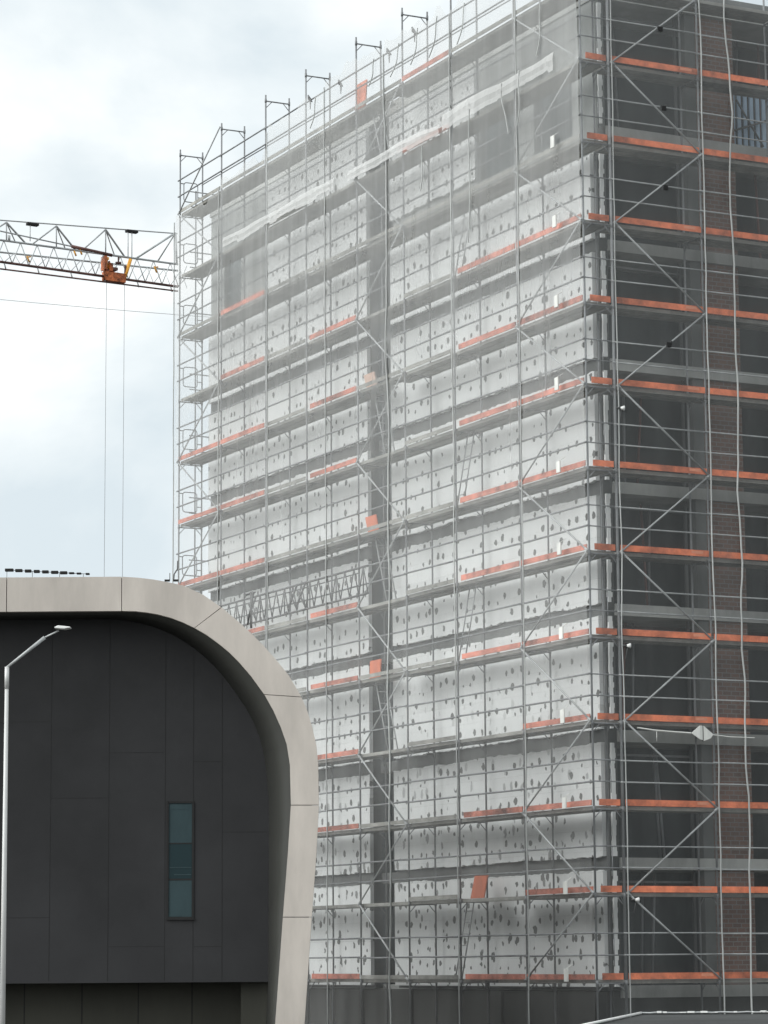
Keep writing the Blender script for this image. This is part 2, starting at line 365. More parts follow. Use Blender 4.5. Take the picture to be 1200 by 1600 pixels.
# insulation boards, one strip per storey with torn upper and lower edges
def strip(u0, u1, z0, z1, rag0, rag1, seed, chop=0):
    mb = MB(); vf, vb = VW-.11, VW-.002; n = max(2, int((u1-u0)/.07)); us = [u0+(u1-u0)*i/n for i in range(n+1)]
    rs = random.Random(seed)
    def edge(rag, s_):
        e_, cur = [], 0
        for i in range(n+1):
            k = noise.noise(Vector((us[i]*1.1, s_, 0)))*.8 + noise.noise(Vector((us[i]*7, s_+9, 0)))*.9
            if rs.random() < .18: cur = rs.uniform(-.5, 1.0)
            e_.append(rag*(k+cur*.35))
        return e_
    lo, hi = edge(rag0, seed*3.1), edge(rag1, seed*5.7+2)
    n0 = len(mb.v)
    for i, u in enumerate(us):
        zl, zh = z0+lo[i], z1+hi[i]
        mb.v += [(vf, u, zl), (vf, u, zh), (vb, u, zl), (vb, u, zh)]
    for i in range(n):
        a, c = n0+4*i, n0+4*i+4
        for f in ((a, a+1, c+1, c), (a+2, c+2, c+3, a+3), (a+1, a+3, c+3, c+1), (a, c, c+2, a+2)): mb.f.append(f); mb.sm.append(False)
    mb.quad(mb.v[n0], mb.v[n0+2], mb.v[n0+3], mb.v[n0+1]); k = n0+4*n; mb.quad(mb.v[k], mb.v[k+1], mb.v[k+3], mb.v[k+2])
    return mb
LO = [1.82] + [z+.17 for z in SL[1:]]
HI = [z-.17 for z in SL[1:]] + [25.86]
for i in range(7):
    top = HI[i] if i < 6 else 22.02
    for (a, c) in ((1.21, 12.0), (13.45, 24.6)):
        strip(a, c, LO[i], top, 0 if i == 0 else .035, .045 if i < 6 else .01, i+1+10*(a > 9)).build('insulation_boards', M['board'], B)
strip(7.05, 12.0, 22.84, 25.86, .10, .01, 31).build('insulation_boards', M['board'], B)
strip(13.45, 20.3, 22.5, 25.86, .08, .01, 33).build('insulation_boards', M['board'], B)
# smooth rendered strip on the corner and torn foam edge on the front
for i in range(8):
    z0, z1 = (LO[i], HI[i]); mb = MB(); n = 22; rs = random.Random(i*7+1)
    for j in range(n):
        a, c = z0+(z1-z0)*j/n, z0+(z1-z0)*(j+1)/n
        mb.box((1.10+rs.uniform(0, .015), UW-.07, a), (1.215+rs.uniform(-.03, .012), UW-.002, c-.001))
    mb.build('foam_edge', M['foam'], B)
x = MB(); x.box((VW+.001, UW, 1.75), (VW+.25, UW+.3, TOP-.2)); x.build('corner_pier', M['concrete'], B)
# pale blue formwork standing in the opening of the top right storey
fwk = root('formwork_stack', C0+VD*5.9+UD*1.9+Vector((0, 0, 22.74)), A, 'pale blue upright formwork panels with dark props in the upper right opening', 'formwork')
for j in range(7):
    x = MB(); x.box((-.28+j*.19, 0, 0), (-.28+j*.19+.11, .05, 1.72+.04*(j % 3))); x.build('panel', M['blue'], fwk)
x = MB(); x.tube((-.3, -.1, .62), (.75, -.1, 1.02), .03); x.tube((-.2, -.12, 1.45), (.6, -.12, .3), .028); x.build('prop', M['dark_steel'], fwk)

# ------------------------------------------------------------------ scaffolds
rT = .0255
def frame_line(par, p_out, p_in, z0, ztop, levels):
    """uprights, transoms and corner gussets of one frame line"""
    mb = MB(); po, pi_ = Vector(p_out), Vector(p_in)
    for p in (po, pi_):
        mb.tube((p.x, p.y, z0), (p.x, p.y, ztop), rT, 8); mb.box((p.x-.07, p.y-.07, z0-.02), (p.x+.07, p.y+.07, z0))
    d = (pi_-po).normalized()
    for k in levels:
        z = LV(k)-.085
        mb.tube((po.x, po.y, z), (pi_.x, pi_.y, z), .02)
        for p, s in ((po, 1), (pi_, -1)):
            q = p+d*s*.20
            mb.tube((p.x, p.y, z-.22), (q.x, q.y, z-.01), .013, 5)
            mb.tube((p.x, p.y, z-.05), (p.x, p.y, z+.07), .034, 8)       # spigot collar
    mb.build('upright_frame', M['steel'], par)
SLft = root('facade_scaffold', C0, A, 'long steel facade scaffold of twelve decks in front of the white insulation boards', 'scaffold')
W_ = .7724
for u in POSTS: frame_line(SLft, (0, u, 0), (W_, u, 0), 0, LV(13)+.10, range(0, 14))
ORG = {'ab': [6, 7, 8], 'bc': [5, 6, 7, 8, 9, 10], 'cd': [], 'de': [0, 2, 3, 4, 5, 7, 8, 9], 'ef': [], 'fg': [11, 12], 'gh': [0, 2, 4, 5, 6, 7, 8, 9], 'hP': [0, 1, 2, 3, 4, 5, 6, 7, 8, 9]}
BAY = ['ab', 'bc', 'cd', 'de', 'ef', 'fg', 'gh', 'hP']
rnd = random.Random(3)
nrail = 0; spare = MB()
for bi, nm in enumerate(BAY):
    ua, ub = POSTS[bi], POSTS[bi+1]
    for k in range(13):
        z = LV(k); d = MB()
        hole = (nm == 'ef' and k in (4, 6, 8, 12)) or (nm == 'gh' and k == 1)
        sag = rnd.uniform(-.012, .004)
        for j in range(2 if not hole else 1):                        # two planks per bay
            a = .045+j*.345
            d.box((a, ub+.035, z-.055+sag), (a+.325, ua-.035, z+sag))
            d.box((a, ub+.035, z-.085+sag), (a+.02, ua-.035, z-.056+sag)); d.box((a+.305, ub+.035, z-.085+sag), (a+.325, ua-.035, z-.056+sag))
        if hole: d.box((.39, ub+.035, z-.055), (.715, (ua+ub)/2-.35, z)); d.box((.39, (ua+ub)/2+.4, z-.055), (.715, ua-.035, z))
        d.build('deck', M['deck'], SLft)
        if k in ORG[nm]:
            tb = MB(); tb.box((-.045, ub+.05 if nm != 'gh' else ub+.05, z+.005), (-.02, ua-(.05 if nm not in ('gh', 'de') else .30), z+.140+rnd.uniform(-.012, .008))); tb.build('toe_board', M['orange_worn_veiled'], SLft)
        elif k % 2 == 0 or nm in ('cd', 'fg'):
            tb = MB(); tb.box((-.04, ub+.05, z+.002), (-.02, ua-.05, z+.105)); tb.build('toe_board', M['deck'], SLft)
        rl = MB()
        for h in (.56, 1.06):
            e0, e1 = rnd.uniform(-.015, .015), rnd.uniform(-.015, .015)
            rl.tube((-.045, ub-.06, z+h+e0), (-.045, ua+.06, z+h+e1), .0235)
        if k == 12: rl.tube((W_+.0, ub-.05, z+1.02), (W_, ua+.05, z+1.04), .0185)
        if nrail < 100: rl.build('guard_rail', M['steel'], SLft); nrail += 1
        else:
            o_ = len(spare.v); spare.v += rl.v; spare.f += [tuple(i+o_ for i in f) for f in rl.f]; spare.sm += rl.sm
if spare.v:
    o = spare.build('guard_rail', M['steel'], SLft); o['kind'] = 'stuff'
def brace(par, p, q): x = MB(); x.tube(p, q, .023); x.tube(Vector(p)+(Vector(p)-Vector(q)).normalized()*.03, Vector(p)+(Vector(q)-Vector(p)).normalized()*.1, .034); x.build('diagonal_brace', M['steel_light'], par)
for k in range(-1, 13):
    for (ua, ub, par_) in ((POSTS[0], POSTS[1], 0), (POSTS[7], POSTS[8], 0), (POSTS[5], POSTS[4], 0)):
        if k < 0: continue
        za, zb = LV(k)-.02, LV(k+1)-.02
        if k % 2 == 0: p, q = (-.055, ua, za), (-.055, ub, zb)
        else: p, q = (-.055, ub, za), (-.055, ua, zb)
        if k == 12 and ua != POSTS[0]: continue
        brace(SLft, p, q)
# far end guards (rounded loops)
for k in range(0, 13):
    z = LV(k); x = MB(); pts = []
    x0, x1, z0, z1, rr = .14, .62, z+.42, z+1.05, .09
    for cx_, cz, a0 in ((x1-rr, z1-rr, 0), (x0+rr, z1-rr, 90), (x0+rr, z0+rr, 180), (x1-rr, z0+rr, 270)):
        for s_ in range(0, 91, 30): pts.append((cx_+rr*math.cos(R(a0+s_)), POSTS[0]+.03, cz+rr*math.sin(R(a0+s_))))
    pts.append(pts[0]); x.path(pts, .016, 6)
    x.tube((0, POSTS[0]+.03, z+1.0), (.14, POSTS[0]+.03, z+1.0), .016); x.tube((.62, POSTS[0]+.03, z+.6), (W_, POSTS[0]+.03, z+.6), .016)
    x.build('end_guard', M['steel'], SLft)
# return of the scaffold round the far end, behind the building
for k in range(2, 13, 1):
    z = LV(k); x = MB()
    for h in (.56, 1.06): x.tube((W_, POSTS[0]+1.0, z+h), (W_+2.6, POSTS[0]+1.0, z+h-.02), .0185)
    x.build('return_rail', M['steel'], SLft)
for v_ in (W_+.2, W_+2.7):
    x = MB(); x.tube((v_, POSTS[0]+1.0, 0), (v_, POSTS[0]+1.0, LV(12)+1.1), rT, 8); x.build('return_post', M['steel'], SLft)
# ladders and open hatches in the bays that have them
def ladder(par, u0, z0, u1, z1, v=.52, w=.30):
    x = MB()
    for s in (0, 1): x.tube((v+s*w-.15, u0, z0), (v+s*w-.15, u1, z1), .02)
    n = int((z1-z0)/.28)
    for i in range(1, n):
        f = i/n; x.tube((v-.15, u0+(u1-u0)*f, z0+(z1-z0)*f), (v-.15+w, u0+(u1-u0)*f, z0+(z1-z0)*f), .013, 5)
    x.build('ladder', M['steel_light'], par)
def ladder_u(par, u0, z0, u1, z1, v=.42, w=.34):   # ladder seen from its broad side
    x = MB()
    for s in (-.5, .5): x.tube((v, u0+s*w, z0), (v, u1+s*w, z1), .019)
    n = int((z1-z0)/.28)
    for i in range(1, n):
        f = i/n; x.tube((v, u0+(u1-u0)*f-w/2, z0+(z1-z0)*f), (v, u0+(u1-u0)*f+w/2, z0+(z1-z0)*f), .014, 5)
    x.build('ladder', M['steel_light'], par)
for k, mat, lean in ((4, 'hatch', .05), (6, 'hatch', .3), (8, 'hatch_pale', .35), (12, 'hatch', .0)):
    z = LV(k); u1 = 12.0; x = MB(); vh = .40 if k < 12 else .06; hh = .56 if k < 12 else .78
    a, c = (.40, 11.78), (.40, 12.32)
    x.quad((vh, 11.70, z+.01), (vh, 12.34, z+.01), (vh+.05, 12.34+lean, z+hh), (vh+.05, 11.70+lean, z+hh))
    x.quad((vh+.03, 11.70, z+.01), (vh+.08, 11.70+lean, z+hh), (vh+.08, 12.34+lean, z+hh), (vh+.03, 12.34, z+.01)); x.build('hatch_board', M[mat], SLft)
    ladder(SLft, 11.2, z-1.95, 11.9, z+.0)
for k in (1, 2, 3, 5, 7, 9, 10, 11):
    if k % 2 == 0 and k < 9: continue
z = LV(1); x = MB(); x.quad((.4, 6.05, z+.01), (.4, 6.75, z+.01), (.46, 6.62, z+.58), (.46, 5.95, z+.58)); x.quad((.43, 6.05, z+.01), (.49, 5.95, z+.58), (.49, 6.62, z+.58), (.43, 6.75, z+.01)); x.build('hatch_board', M['hatch'], SLft)
ladder_u(SLft, 7.45, LV(0), 6.75, LV(1)-.02)
for k in (5, 7, 10): ladder_u(SLft, 7.1, LV(k-1)+.05, 6.45, LV(k)-.06)

SR = root('front_scaffold', C0, A, 'steel scaffold with full runs of orange toe boards across the dark short front', 'scaffold')
for i, v in enumerate(RPOSTS):
    frame_line(SR, (v, 0 if i else -.035, 0), (v if i else v+.06, W_, 0), 0, LV(12)+1.15, range(0, 13))
for i in range(len(RPOSTS)-1):
    va, vb = RPOSTS[i], RPOSTS[i+1]
    for k in range(13):
        z = LV(k); d = MB()
        for j in range(2):
            a = .045+j*.345; sag = rnd.uniform(-.012, .004)
            d.box((va+.035, a, z-.055+sag), (vb-.035, a+.325, z+sag)); d.box((va+.035, a, z-.085+sag), (vb-.035, a+.02, z-.056+sag)); d.box((va+.035, a+.305, z-.085+sag), (vb-.035, a+.325, z-.056+sag))
        d.build('deck', M['deck'], SR)
        if k < 12:
            tb = MB(); tb.box((va+.05, -.075, z+.002), (vb-.05, -.05, z+.150)); tbo = tb.build('toe_board', M['orange'], SR)
            st = MB(); st.box((vb-.55, -.079, z+.06), (vb-.22, -.0755, z+.125)); st.build('sticker', M['orange_tag'], tbo)
        rl = MB()
        for h in (.56, 1.06):
            rl.tube((va-.06, -.05, z+h+rnd.uniform(-.012, .012)), (vb+.06, -.05, z+h+rnd.uniform(-.012, .012)), .0185)
        rl.build('guard_rail', M['steel_light'], SR)
for k in range(0, 12):
    za, zb = LV(k)-.02, LV(k+1)-.02
    for (va, vb) in ((RPOSTS[0]+.05, RPOSTS[1]),):
        brace(SR, *(((va, -.09, zb), (vb, -.09, za)) if k % 2 == 0 else ((vb, -.09, zb), (va, -.09, za))))
# short end boards and rails closing the corner between the two scaffolds
for k in range(12):
    z = LV(k); tb = MB(); tb.box((.13, -.045, z+.002), (W_-.08, -.02, z+.150)); tb.build('toe_board', M['orange'], SLft)
    x = MB()
    for h in (.56, 1.06): x.tube((0, -.03, z+h), (W_, -.03, z+h), .0165)
    x.tube((.46, -.03, z+.3), (.46, -.03, z+1.06), .012); x.build('end_guard', M['steel'], SLft)
x = MB(); 
# ------------------------------------------------------------------ lattice girder on the facade scaffold
LG = root('lattice_girder', C0+UD*11.4+VD*-.10+Vector((0, 0, 12.25)), A, 'dark steel lattice girder hung along the outer side of the facade scaffold beside the arch', 'girder')
x = MB(); x.tube((0, 0, .03), (0, 11.2, .03), .03); x.tube((0, 0, .78), (0, 11.2, .78), .03); x.tube((0, .5, .64), (0, 11.2, .64), .018); x.build('chord', M['dark_steel'], LG)
x = MB()
for i in range(20):
    a = i*.56; x.tube((0, a, .03), (0, a+.28, .78), .019, 5); x.tube((0, a+.28, .78), (0, a+.56, .03), .019, 5)
    if i % 3 == 0: x.tube((0, a+.28, .03), (0, a+.28, .78), .02, 5)
for i in (7, 8, 13): a = i*.56; x.tube((0, a, .78), (0, a+.56, .2), .03, 5); x.tube((0, a, .1), (0, a+.5, .6), .03, 5)
x.build('lattice_web', M['dark_steel'], LG)
x = MB(); x.tube((-.03, 7.55, -.12), (-.03, 7.55, .95), .035); x.tube((-.03, 7.8, .0), (-.03, 7.4, .9), .03); x.tube((-.03, 7.3, .9), (-.03, 7.9, .9), .03); x.build('hanger', M['dark_steel'], LG)

# ------------------------------------------------------------------ debris netting
def net_sheet(axis, a0, a1, z0, z1, mat, seed, off=-.10, ragtop=0, amp=.055):
    mb = MB(); na = max(3, int(abs(a1-a0)/.16)); nz_ = max(3, int((z1-z0)/.20))
    for j in range(nz_+1):
        z = z0+(z1-z0)*j/nz_
        for i in range(na+1):
            a = a0+(a1-a0)*i/na
            q = noise.noise(Vector((a*1.7, z*.35, seed)))*1.0+noise.noise(Vector((a*5, z*1.1, seed+5)))*.45
            fz_ = ((z-1.994) % 2.0)/2.0; billow = math.sin(math.pi*min(1, max(0, fz_)))**.5
            d = off-amp*(.25+.75*billow)*(1+.8*q)
            zz = z+(noise.noise(Vector((a*2.3, seed, 3)))*ragtop if j == nz_ else 0)
            mb.v.append((d, a, zz) if axis == 'left' else (a, d, zz))
    for j in range(nz_):
        for i in range(na):
            n = j*(na+1)+i; mb.f.append((n, n+1, n+na+2, n+na+1)); mb.sm.append(True)
    return mb
def cord(axis, a, z0, z1, seed, wig=.05, r=.022, off=-.17):
    pts = []; n = int((z1-z0)/.35)
    for i in range(n+1):
        z = z0+(z1-z0)*i/n; q = wig*(noise.noise(Vector((z*.45, seed, 0)))*1.6+noise.noise(Vector((z*1.5, seed, 4)))*.5)
        pts.append((off, a+q, z) if axis == 'left' else (a+q, off, z))
    mb = MB(); mb.path(pts, r, 5); return mb
sheets = [(-.12, 2.85, LV(12)+.9, 'pale debris net on the facade scaffold nearest to the building corner'),
          (2.85, 6.35, LV(12)+1.15, 'pale debris net on the facade scaffold, second from the building corner'),
          (6.35, 10.05, LV(12)+1.2, 'pale debris net with ladders behind it, between the corner nets and the dark recess'),
          (10.05, 13.85, LV(12)+1.3, 'pale debris net hanging in front of the dark vertical recess and orange hatches'),
          (13.85, 17.75, LV(12)+1.0, 'pale debris net just left of the dark vertical recess'),
          (17.75, 21.3, LV(12)+.2, 'pale debris net over the lattice girder left part and bare upper wall'),
          (21.3, 24.78, LV(12)-.1, 'pale debris net at the far left end of the scaffold against the sky')]
for i, (a, c, zt, lab) in enumerate(sheets):
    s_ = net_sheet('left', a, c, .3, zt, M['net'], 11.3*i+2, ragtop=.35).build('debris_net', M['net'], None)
    site(s_); tag(s_, lab, 'debris net', 'debris nets on the scaffolds')
    cord('left', c, .3, zt-.2, i*3.3+1, .03 if i != 2 else .09, .018 if i != 2 else .026).build('seam_cord', M['cord'], s_)
rs_ = [(-.13, 4.15, 'thin grey debris net over the braced first bay of the short front'), (4.15, 11.2, 'thin grey debris net over the brick infill at the right edge of the photo')]
for i, (a, c, lab) in enumerate(rs_):
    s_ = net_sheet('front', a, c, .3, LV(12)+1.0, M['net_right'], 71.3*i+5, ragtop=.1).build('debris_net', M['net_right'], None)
    site(s_); tag(s_, lab, 'debris net', 'debris nets on the scaffolds')
    if i == 0:
        cord('front', 4.15, .3, LV(12)+1, 8.8, .07, .024).build('seam_cord', M['cord'], s_)
        cord('front', 3.36, .3, LV(12)+1, 2.8, .03, .02, -.16).build('seam_cord', M['cord'], s_)
        cord('front', .80, .3, LV(12)+1, 5.8, .025, .016, -.13).build('seam_cord', M['cord'], s_)
# folded white hems where upper and lower nets overlap
def hem(u0, u1, z, h, seed, name, lab):
    mb = MB(); n = int((u1-u0)/.07); rr2 = random.Random(int(seed*9)); tear = 0
    for i in range(n+1):
        u = u0+(u1-u0)*i/n; q = noise.noise(Vector((u*.8, seed, 0))); q2 = noise.noise(Vector((u*3.1, seed, 1)))
        if rr2.random() < .07: tear = rr2.choice((0, 0, .03, .07, .12))
        zb = z-.08+.08*q+.02*q2+tear*.7; zt = z+h*(1.15+.45*noise.noise(Vector((u*.5, seed, 6))))+.05*q
        c = .014*noise.noise(Vector((u*6.5, seed, 2)))
        for v_, zz in ((-.19+c*.4, zt), (-.225-c, zt*.6+zb*.4), (-.205+c, zt*.3+zb*.7), (-.215+c, zb)): mb.v.append((v_, u, zz))
    for i in range(n):
        for j in range(3): a = i*4+j; mb.f.append((a, a+1, a+5, a+4)); mb.sm.append(False)
    o = mb.build(name, M['hem'])
    site(o); tag(o, lab, 'net hem', 'folded white net hems')
fl = MB(); rf = random.Random(12)
for (u_, z1_, z0_, b_) in ((3.5, 24.3, 22.9, -.35), (2.6, 24.4, 23.0, .1), (5.2, 24.1, 20.6, .12), (1.5, 25.8, 24.5, .2), (7.8, 23.8, 22.6, .1), (9.1, 27.0, 26.2, .5), (8.0, 27.1, 26.2, .4), (10.6, 27.0, 26.3, .3), (14.3, 26.9, 26.1, .35), (6.9, 27.1, 26.1, .45), (5.4, 27.0, 26.0, .4)):
    pts = [(-.22, u_+b_*f*f+.04*math.sin(7*f), z1_+(z0_-z1_)*f) for f in [i/10 for i in range(11)]]; q = MB(); q.path(pts, .016, 5)
    o = q.build('net_fold', M['cord']); site(o); tag(o, 'bunched fold of pale netting hanging from the upper deck of the facade scaffold', 'net fold', 'bunched folds in the upper netting')
x = MB(); x.box((-.09, 4.55, LV(0)-.08), (-.05, 5.15, LV(0)-.03)); x.box((-.09, 5.05, LV(0)-.22), (-.05, 5.15, LV(0)-.081))
site(tag(x.build('black_bracket', M['clad_joint']), 'small black angle bracket under the lowest deck of the long facade', 'bracket'))
hem(13.2, 20.9, LV(11)+.0, .24, 1.0, 'net_hem', 'long white folded net hem along the eleventh deck left of the recess')
hem(6.9, 12.3, LV(11)-.02, .22, 2.0, 'net_hem', 'white folded net hem right of the recess above the red toe board')
hem(.95, 6.7, LV(11)+.0, .32, 3.0, 'net_hem', 'wide drooping white net hem across the bare concrete near the corner')
# dark knots of netting tied to the top rail
for (u, z, lab) in ((12.9, LV(12)+.95, 'dark net knot on the top rail above the recess'), (14.9, LV(12)+1.05, 'dark net knot on the top rail left of the recess'), (9.9, LV(12)+1.0, 'dark net knot on the top rail left of the sixth frame'), (8.4, LV(12)+1.15, 'large dark net knot right of the sixth frame')):
    x = MB(); x.tube((-.1, u-.10, z-.10), (-.1, u+.06, z+.02), .02, 6, .05); x.tube((-.1, u+.06, z+.02), (-.1, u+.15, z+.16), .055, 6, .02); x.tube((-.1, u+.0, z), (-.1, u+.01, z-.3), .03, 6, .01)
    site(tag(x.build('net_knot', M['dark_steel']), lab, 'net knot', 'knots of netting on the top rail'))
# white tags on the toe boards, about u = .88
ordw = ['lowest', 'second from the bottom', 'third from the bottom', 'fourth from the bottom', 'fifth from the bottom', 'sixth from the bottom', 'seventh from the bottom', 'eighth from the bottom', 'ninth from the bottom', 'second from the top', 'topmost']
for k in range(11):
    z = LV(k)+.02+rnd.uniform(-.02, .02); x = MB(); h = .28+rnd.uniform(-.03, .04); w2 = .085
    u = .88+rnd.uniform(-.03, .03)
    x.box((-.30, u-w2, z-.06), (-.27, u+w2, z-.06+h)); x.tube((-.285, u, z-.06+h), (-.1, u, z+h+.05), .008, 5)
    site(tag(x.build('white_tag', M['cloth'], None, .012), 'small white tag on the netting near the corner, %s of the column' % ordw[k], 'tag', 'white tags near the building corner'))
# a folded white sheet and a line of string on the front
x = MB(); x.quad((2.50, -.34, 7.72), (2.72, -.38, 7.90), (2.80, -.36, 7.90), (2.80, -.36, 7.56), (2.70, -.38, 7.58)); x.quad((2.83, -.36, 7.90), (3.12, -.34, 7.70), (3.0, -.38, 7.60), (2.83, -.36, 7.54))
o = x.build('warning_sign', M['cloth']); sm_ = o.modifiers.new('thickness', 'SOLIDIFY'); sm_.thickness = .02
x = MB(); x.box((2.80, -.375, 7.53), (2.83, -.34, 7.93)); x.build('sign_bar', M['dark_steel'], o)
site(o); tag(o, 'small white diamond shaped sign with a dark middle bar on the front scaffold', 'sign')
x = MB(); x.path([(1.02, -.33, 7.80), (1.5, -.33, 7.755), (2.1, -.33, 7.73), (2.5, -.33, 7.72)], .02, 6); x.path([(3.1, -.33, 7.70), (3.6, -.33, 7.66), (4.3, -.33, 7.66)], .012, 6); x.tube((1.55, -.33, 7.75), (1.55, -.33, 7.5), .01)
site(tag(x.build('white_rope', M['cloth']), 'white rope sagging across the front scaffold beside the diamond sign', 'rope'))
def flood(v, z, lab):
    r_ = root('work_lamp', C0+VD*v+UD*-.16+Vector((0, 0, z)), A, lab, 'work lamp', 'small work lamps on the corner post')
    x = MB(); x.tube((-.02, 0, 0), (.07, -.02, 0), .025, 8, .065); x.build('reflector', M['white'], r_); x = MB(); x.tube((-.12, 0, .0), (-.021, 0, 0), .02); x.tube((0, 0, -.05), (.0, .09, -.3), .01); x.build('bracket', M['dark_steel'], r_)
flood(.90, 9.74, 'white conical work lamp clamped below the fifth orange board on the corner post')
flood(.86, 15.42, 'small white work lamp high on the corner post beside the dark opening')
flood(.99, 3.82, 'small white work lamp low on the corner post under the brace joint')
# clamps on the braces
for (v, z, lab) in ((2.2, 25.0, 'dark coupler on the highest front brace'), (2.25, 23.0, 'dark coupler on the second highest front brace'), (2.25, 21.0, 'dark coupler on the third highest front brace'), (2.25, 17.1, 'dark coupler where the rail crosses the fifth highest front brace')):
    x = MB(); x.box((v-.06, -.17, z-.07), (v+.07, -.07, z+.05)); x.tube((v-.02, -.12, z-.05), (v+.10, -.12, z+.09), .035)
    site(tag(x.build('scaffold_coupler', M['clad_joint'], None, .01), lab, 'coupler', 'dark couplers on the front braces'))

# ------------------------------------------------------------------ arch fronted building
YF = 60.0; YB = 61.25
outer = [(190,901),(215,902.5),(240,905.5),(262,909.5),(287,915),(317,929),(346,949),(369,968),(392,989),(412,1009),(430,1029),(451,1055),(471,1089),(480,1110),(488,1137),(494,1163),(497,1195),(498,1258),(494.5,1330),(487,1433),(475.6,1600)]
inner = [(190,954.5),(212,955),(230,957),(247,960),(266,965),(285,972),(304,981),(323,992),(341,1005),(358,1019),(374,1035),(392,1056),(413,1085),(427,1110),(439,1137),(448,1163),(453,1195),(454.5,1258),(450,1330),(442,1433),(430,1600)]
back  = [(175,967.5),(200,970),(220,974),(239,979.5),(256,986),(272,993),(287,1002),(303,1013),(319,1026),(334,1040),(349,1057),(365,1078),(384,1106),(397,1130),(406,1154),(412,1177),(416,1205),(420,1250),(420,1330),(419.5,1433),(419,1534)]
ARCH = root('arch_building', (-8, YF+5, 0), 0, 'dark clad building with a wide beige rounded frame and one narrow window', 'building')
def loc(p): return (p.x+8, p.y-YF-5, p.z)
def world_pts(px_, Y): return [onY(x_, y_, Y) for x_, y_ in px_]
ow, iw, bk_ = world_pts(outer, YF), world_pts(inner, YF), world_pts(back, YB)
# carry the legs to the ground and the lintel to the left, then mirror for the far leg (outside the picture)
def to_ground(pts): a, b_ = pts[-2], pts[-1]; t_ = b_.z/(a.z-b_.z); return Vector((b_.x+(b_.x-a.x)*t_, b_.y, 0))
ow.append(to_ground(ow)); iw.append(to_ground(iw)); bk_.append(Vector((bk_[-1].x-.12, YB, 0)))
MX = -11.5                                        # axis of symmetry
def full(pts): return [Vector((2*MX-p.x, p.y, p.z)) for p in reversed(pts)] + pts
topo = ow[0].z; 
OW, IW, BK = full(ow), full(iw), full(bk_)
n_ = len(OW)
# front ring in cast panels separated by fine joints
joints_px = [(195), ]
half = len(ow); jset = {half+0, half+6, half+12, half+17, half+19}
jset |= {2*half-1-j+0 for j in []} | {half-1-(j-half) for j in jset}
D1 = .20
fr = MB()
def ringseg(mb, i, s0=0.0, s1=1.0):
    o0, o1 = OW[i].lerp(OW[i+1], s0), OW[i].lerp(OW[i+1], s1); i0, i1 = IW[i].lerp(IW[i+1], s0), IW[i].lerp(IW[i+1], s1)
    dv = Vector((0, D1, 0)); n = len(mb.v)
    mb.v += [loc(p) for p in (o0, o1, i1, i0, o0+dv, o1+dv, i1+dv, i0+dv)]
    for f, s in (((0,1,2,3),False), ((4,7,6,5),False), ((0,4,5,1),False), ((3,2,6,7),False), ((0,3,7,4),False), ((1,5,6,2),False)): mb.f.append(tuple(n+k for k in f)); mb.sm.append(s)
for i in range(n_-1):
    L_ = (OW[i+1]-OW[i]).length; g0 = .008/L_ if i in jset else 0; g1 = 1-(.008/L_ if (i+1) in jset else 0)
    if L_ > 3:                                     # long lintel: joints every 2.6 m
        k_ = round(L_/2.6)
        for q in range(k_): ringseg(fr, i, q/k_+.008/L_, (q+1)/k_-.008/L_)
    else: ringseg(fr, i, g0, g1)
fro = fr.build('arch_frame', M['frame'], ARCH)
# funnel lining from the frame back to the dark wall
ln = MB(); n0 = 0
for i in range(n_): ln.v += [loc(IW[i]+Vector((0, D1-.02, 0))+Vector((0, 0, 0))), loc(BK[i])]
for i in range(n_-1): ln.f.append((2*i, 2*i+1, 2*i+3, 2*i+2)); ln.sm.append(True)
lo = ln.build('arch_lining', M['soffit'], ARCH); sm_ = lo.modifiers.new('thickness', 'SOLIDIFY'); sm_.thickness = .05; sm_.offset = -1
# dark wall filling the arch above the ground floor
zb_ = onY(250, 1535.5, YB).z
wl = [p for p in BK if p.z > zb_-.02]
dw = MB(); dw.v = [loc(p) for p in wl]+[loc(p+Vector((0, .35, 0))) for p in wl]; k_ = len(wl)
dw.f = [tuple(range(k_)), tuple(reversed(range(k_, 2*k_)))]+[(i, (i+1) % k_, k_+(i+1) % k_, k_+i) for i in range(k_)]; dw.sm = [False]*len(dw.f)
dwo = dw.build('cladding', M['clad'], ARCH)
jm = MB()
def jv(xp, y0, y1):
    a, b_ = onY(xp, y0, YB), onY(xp, y1, YB); x_ = (a.x+b_.x)/2
    jm.box(loc(Vector((x_-.006, YB-.004, min(a.z, b_.z)))), loc(Vector((x_+.006, YB+.01, max(a.z, b_.z)))))
def jh(x0, x1, yp):
    a, b_ = onY(x0, yp, YB), onY(x1, yp, YB); z_ = (a.z+b_.z)/2
    jm.box(loc(Vector((a.x, YB-.003, z_-.006))), loc(Vector((b_.x, YB+.01, z_+.006))))
for xp, y0, y1 in ((79, 970, 1533), (170, 970, 1533), (258, 990, 1533), (302, 1015, 1533), (347, 1058, 1533), (-10, 970, 1533), (-100, 970, 1533), (-190, 970, 1533), (-280, 970, 1533)): jv(xp, y0, y1)
for x0, x1, yp in ((80, 171, 1247), (-9, 78, 1434), (168, 257, 1479), (303, 346, 1479), (171, 256, 1176), (303, 346, 1190), (-9, 78, 1128), (348, 417, 1300)): jh(x0, x1, yp)
build_each(jm, 'cladding_joint', M['clad_joint'], ARCH)
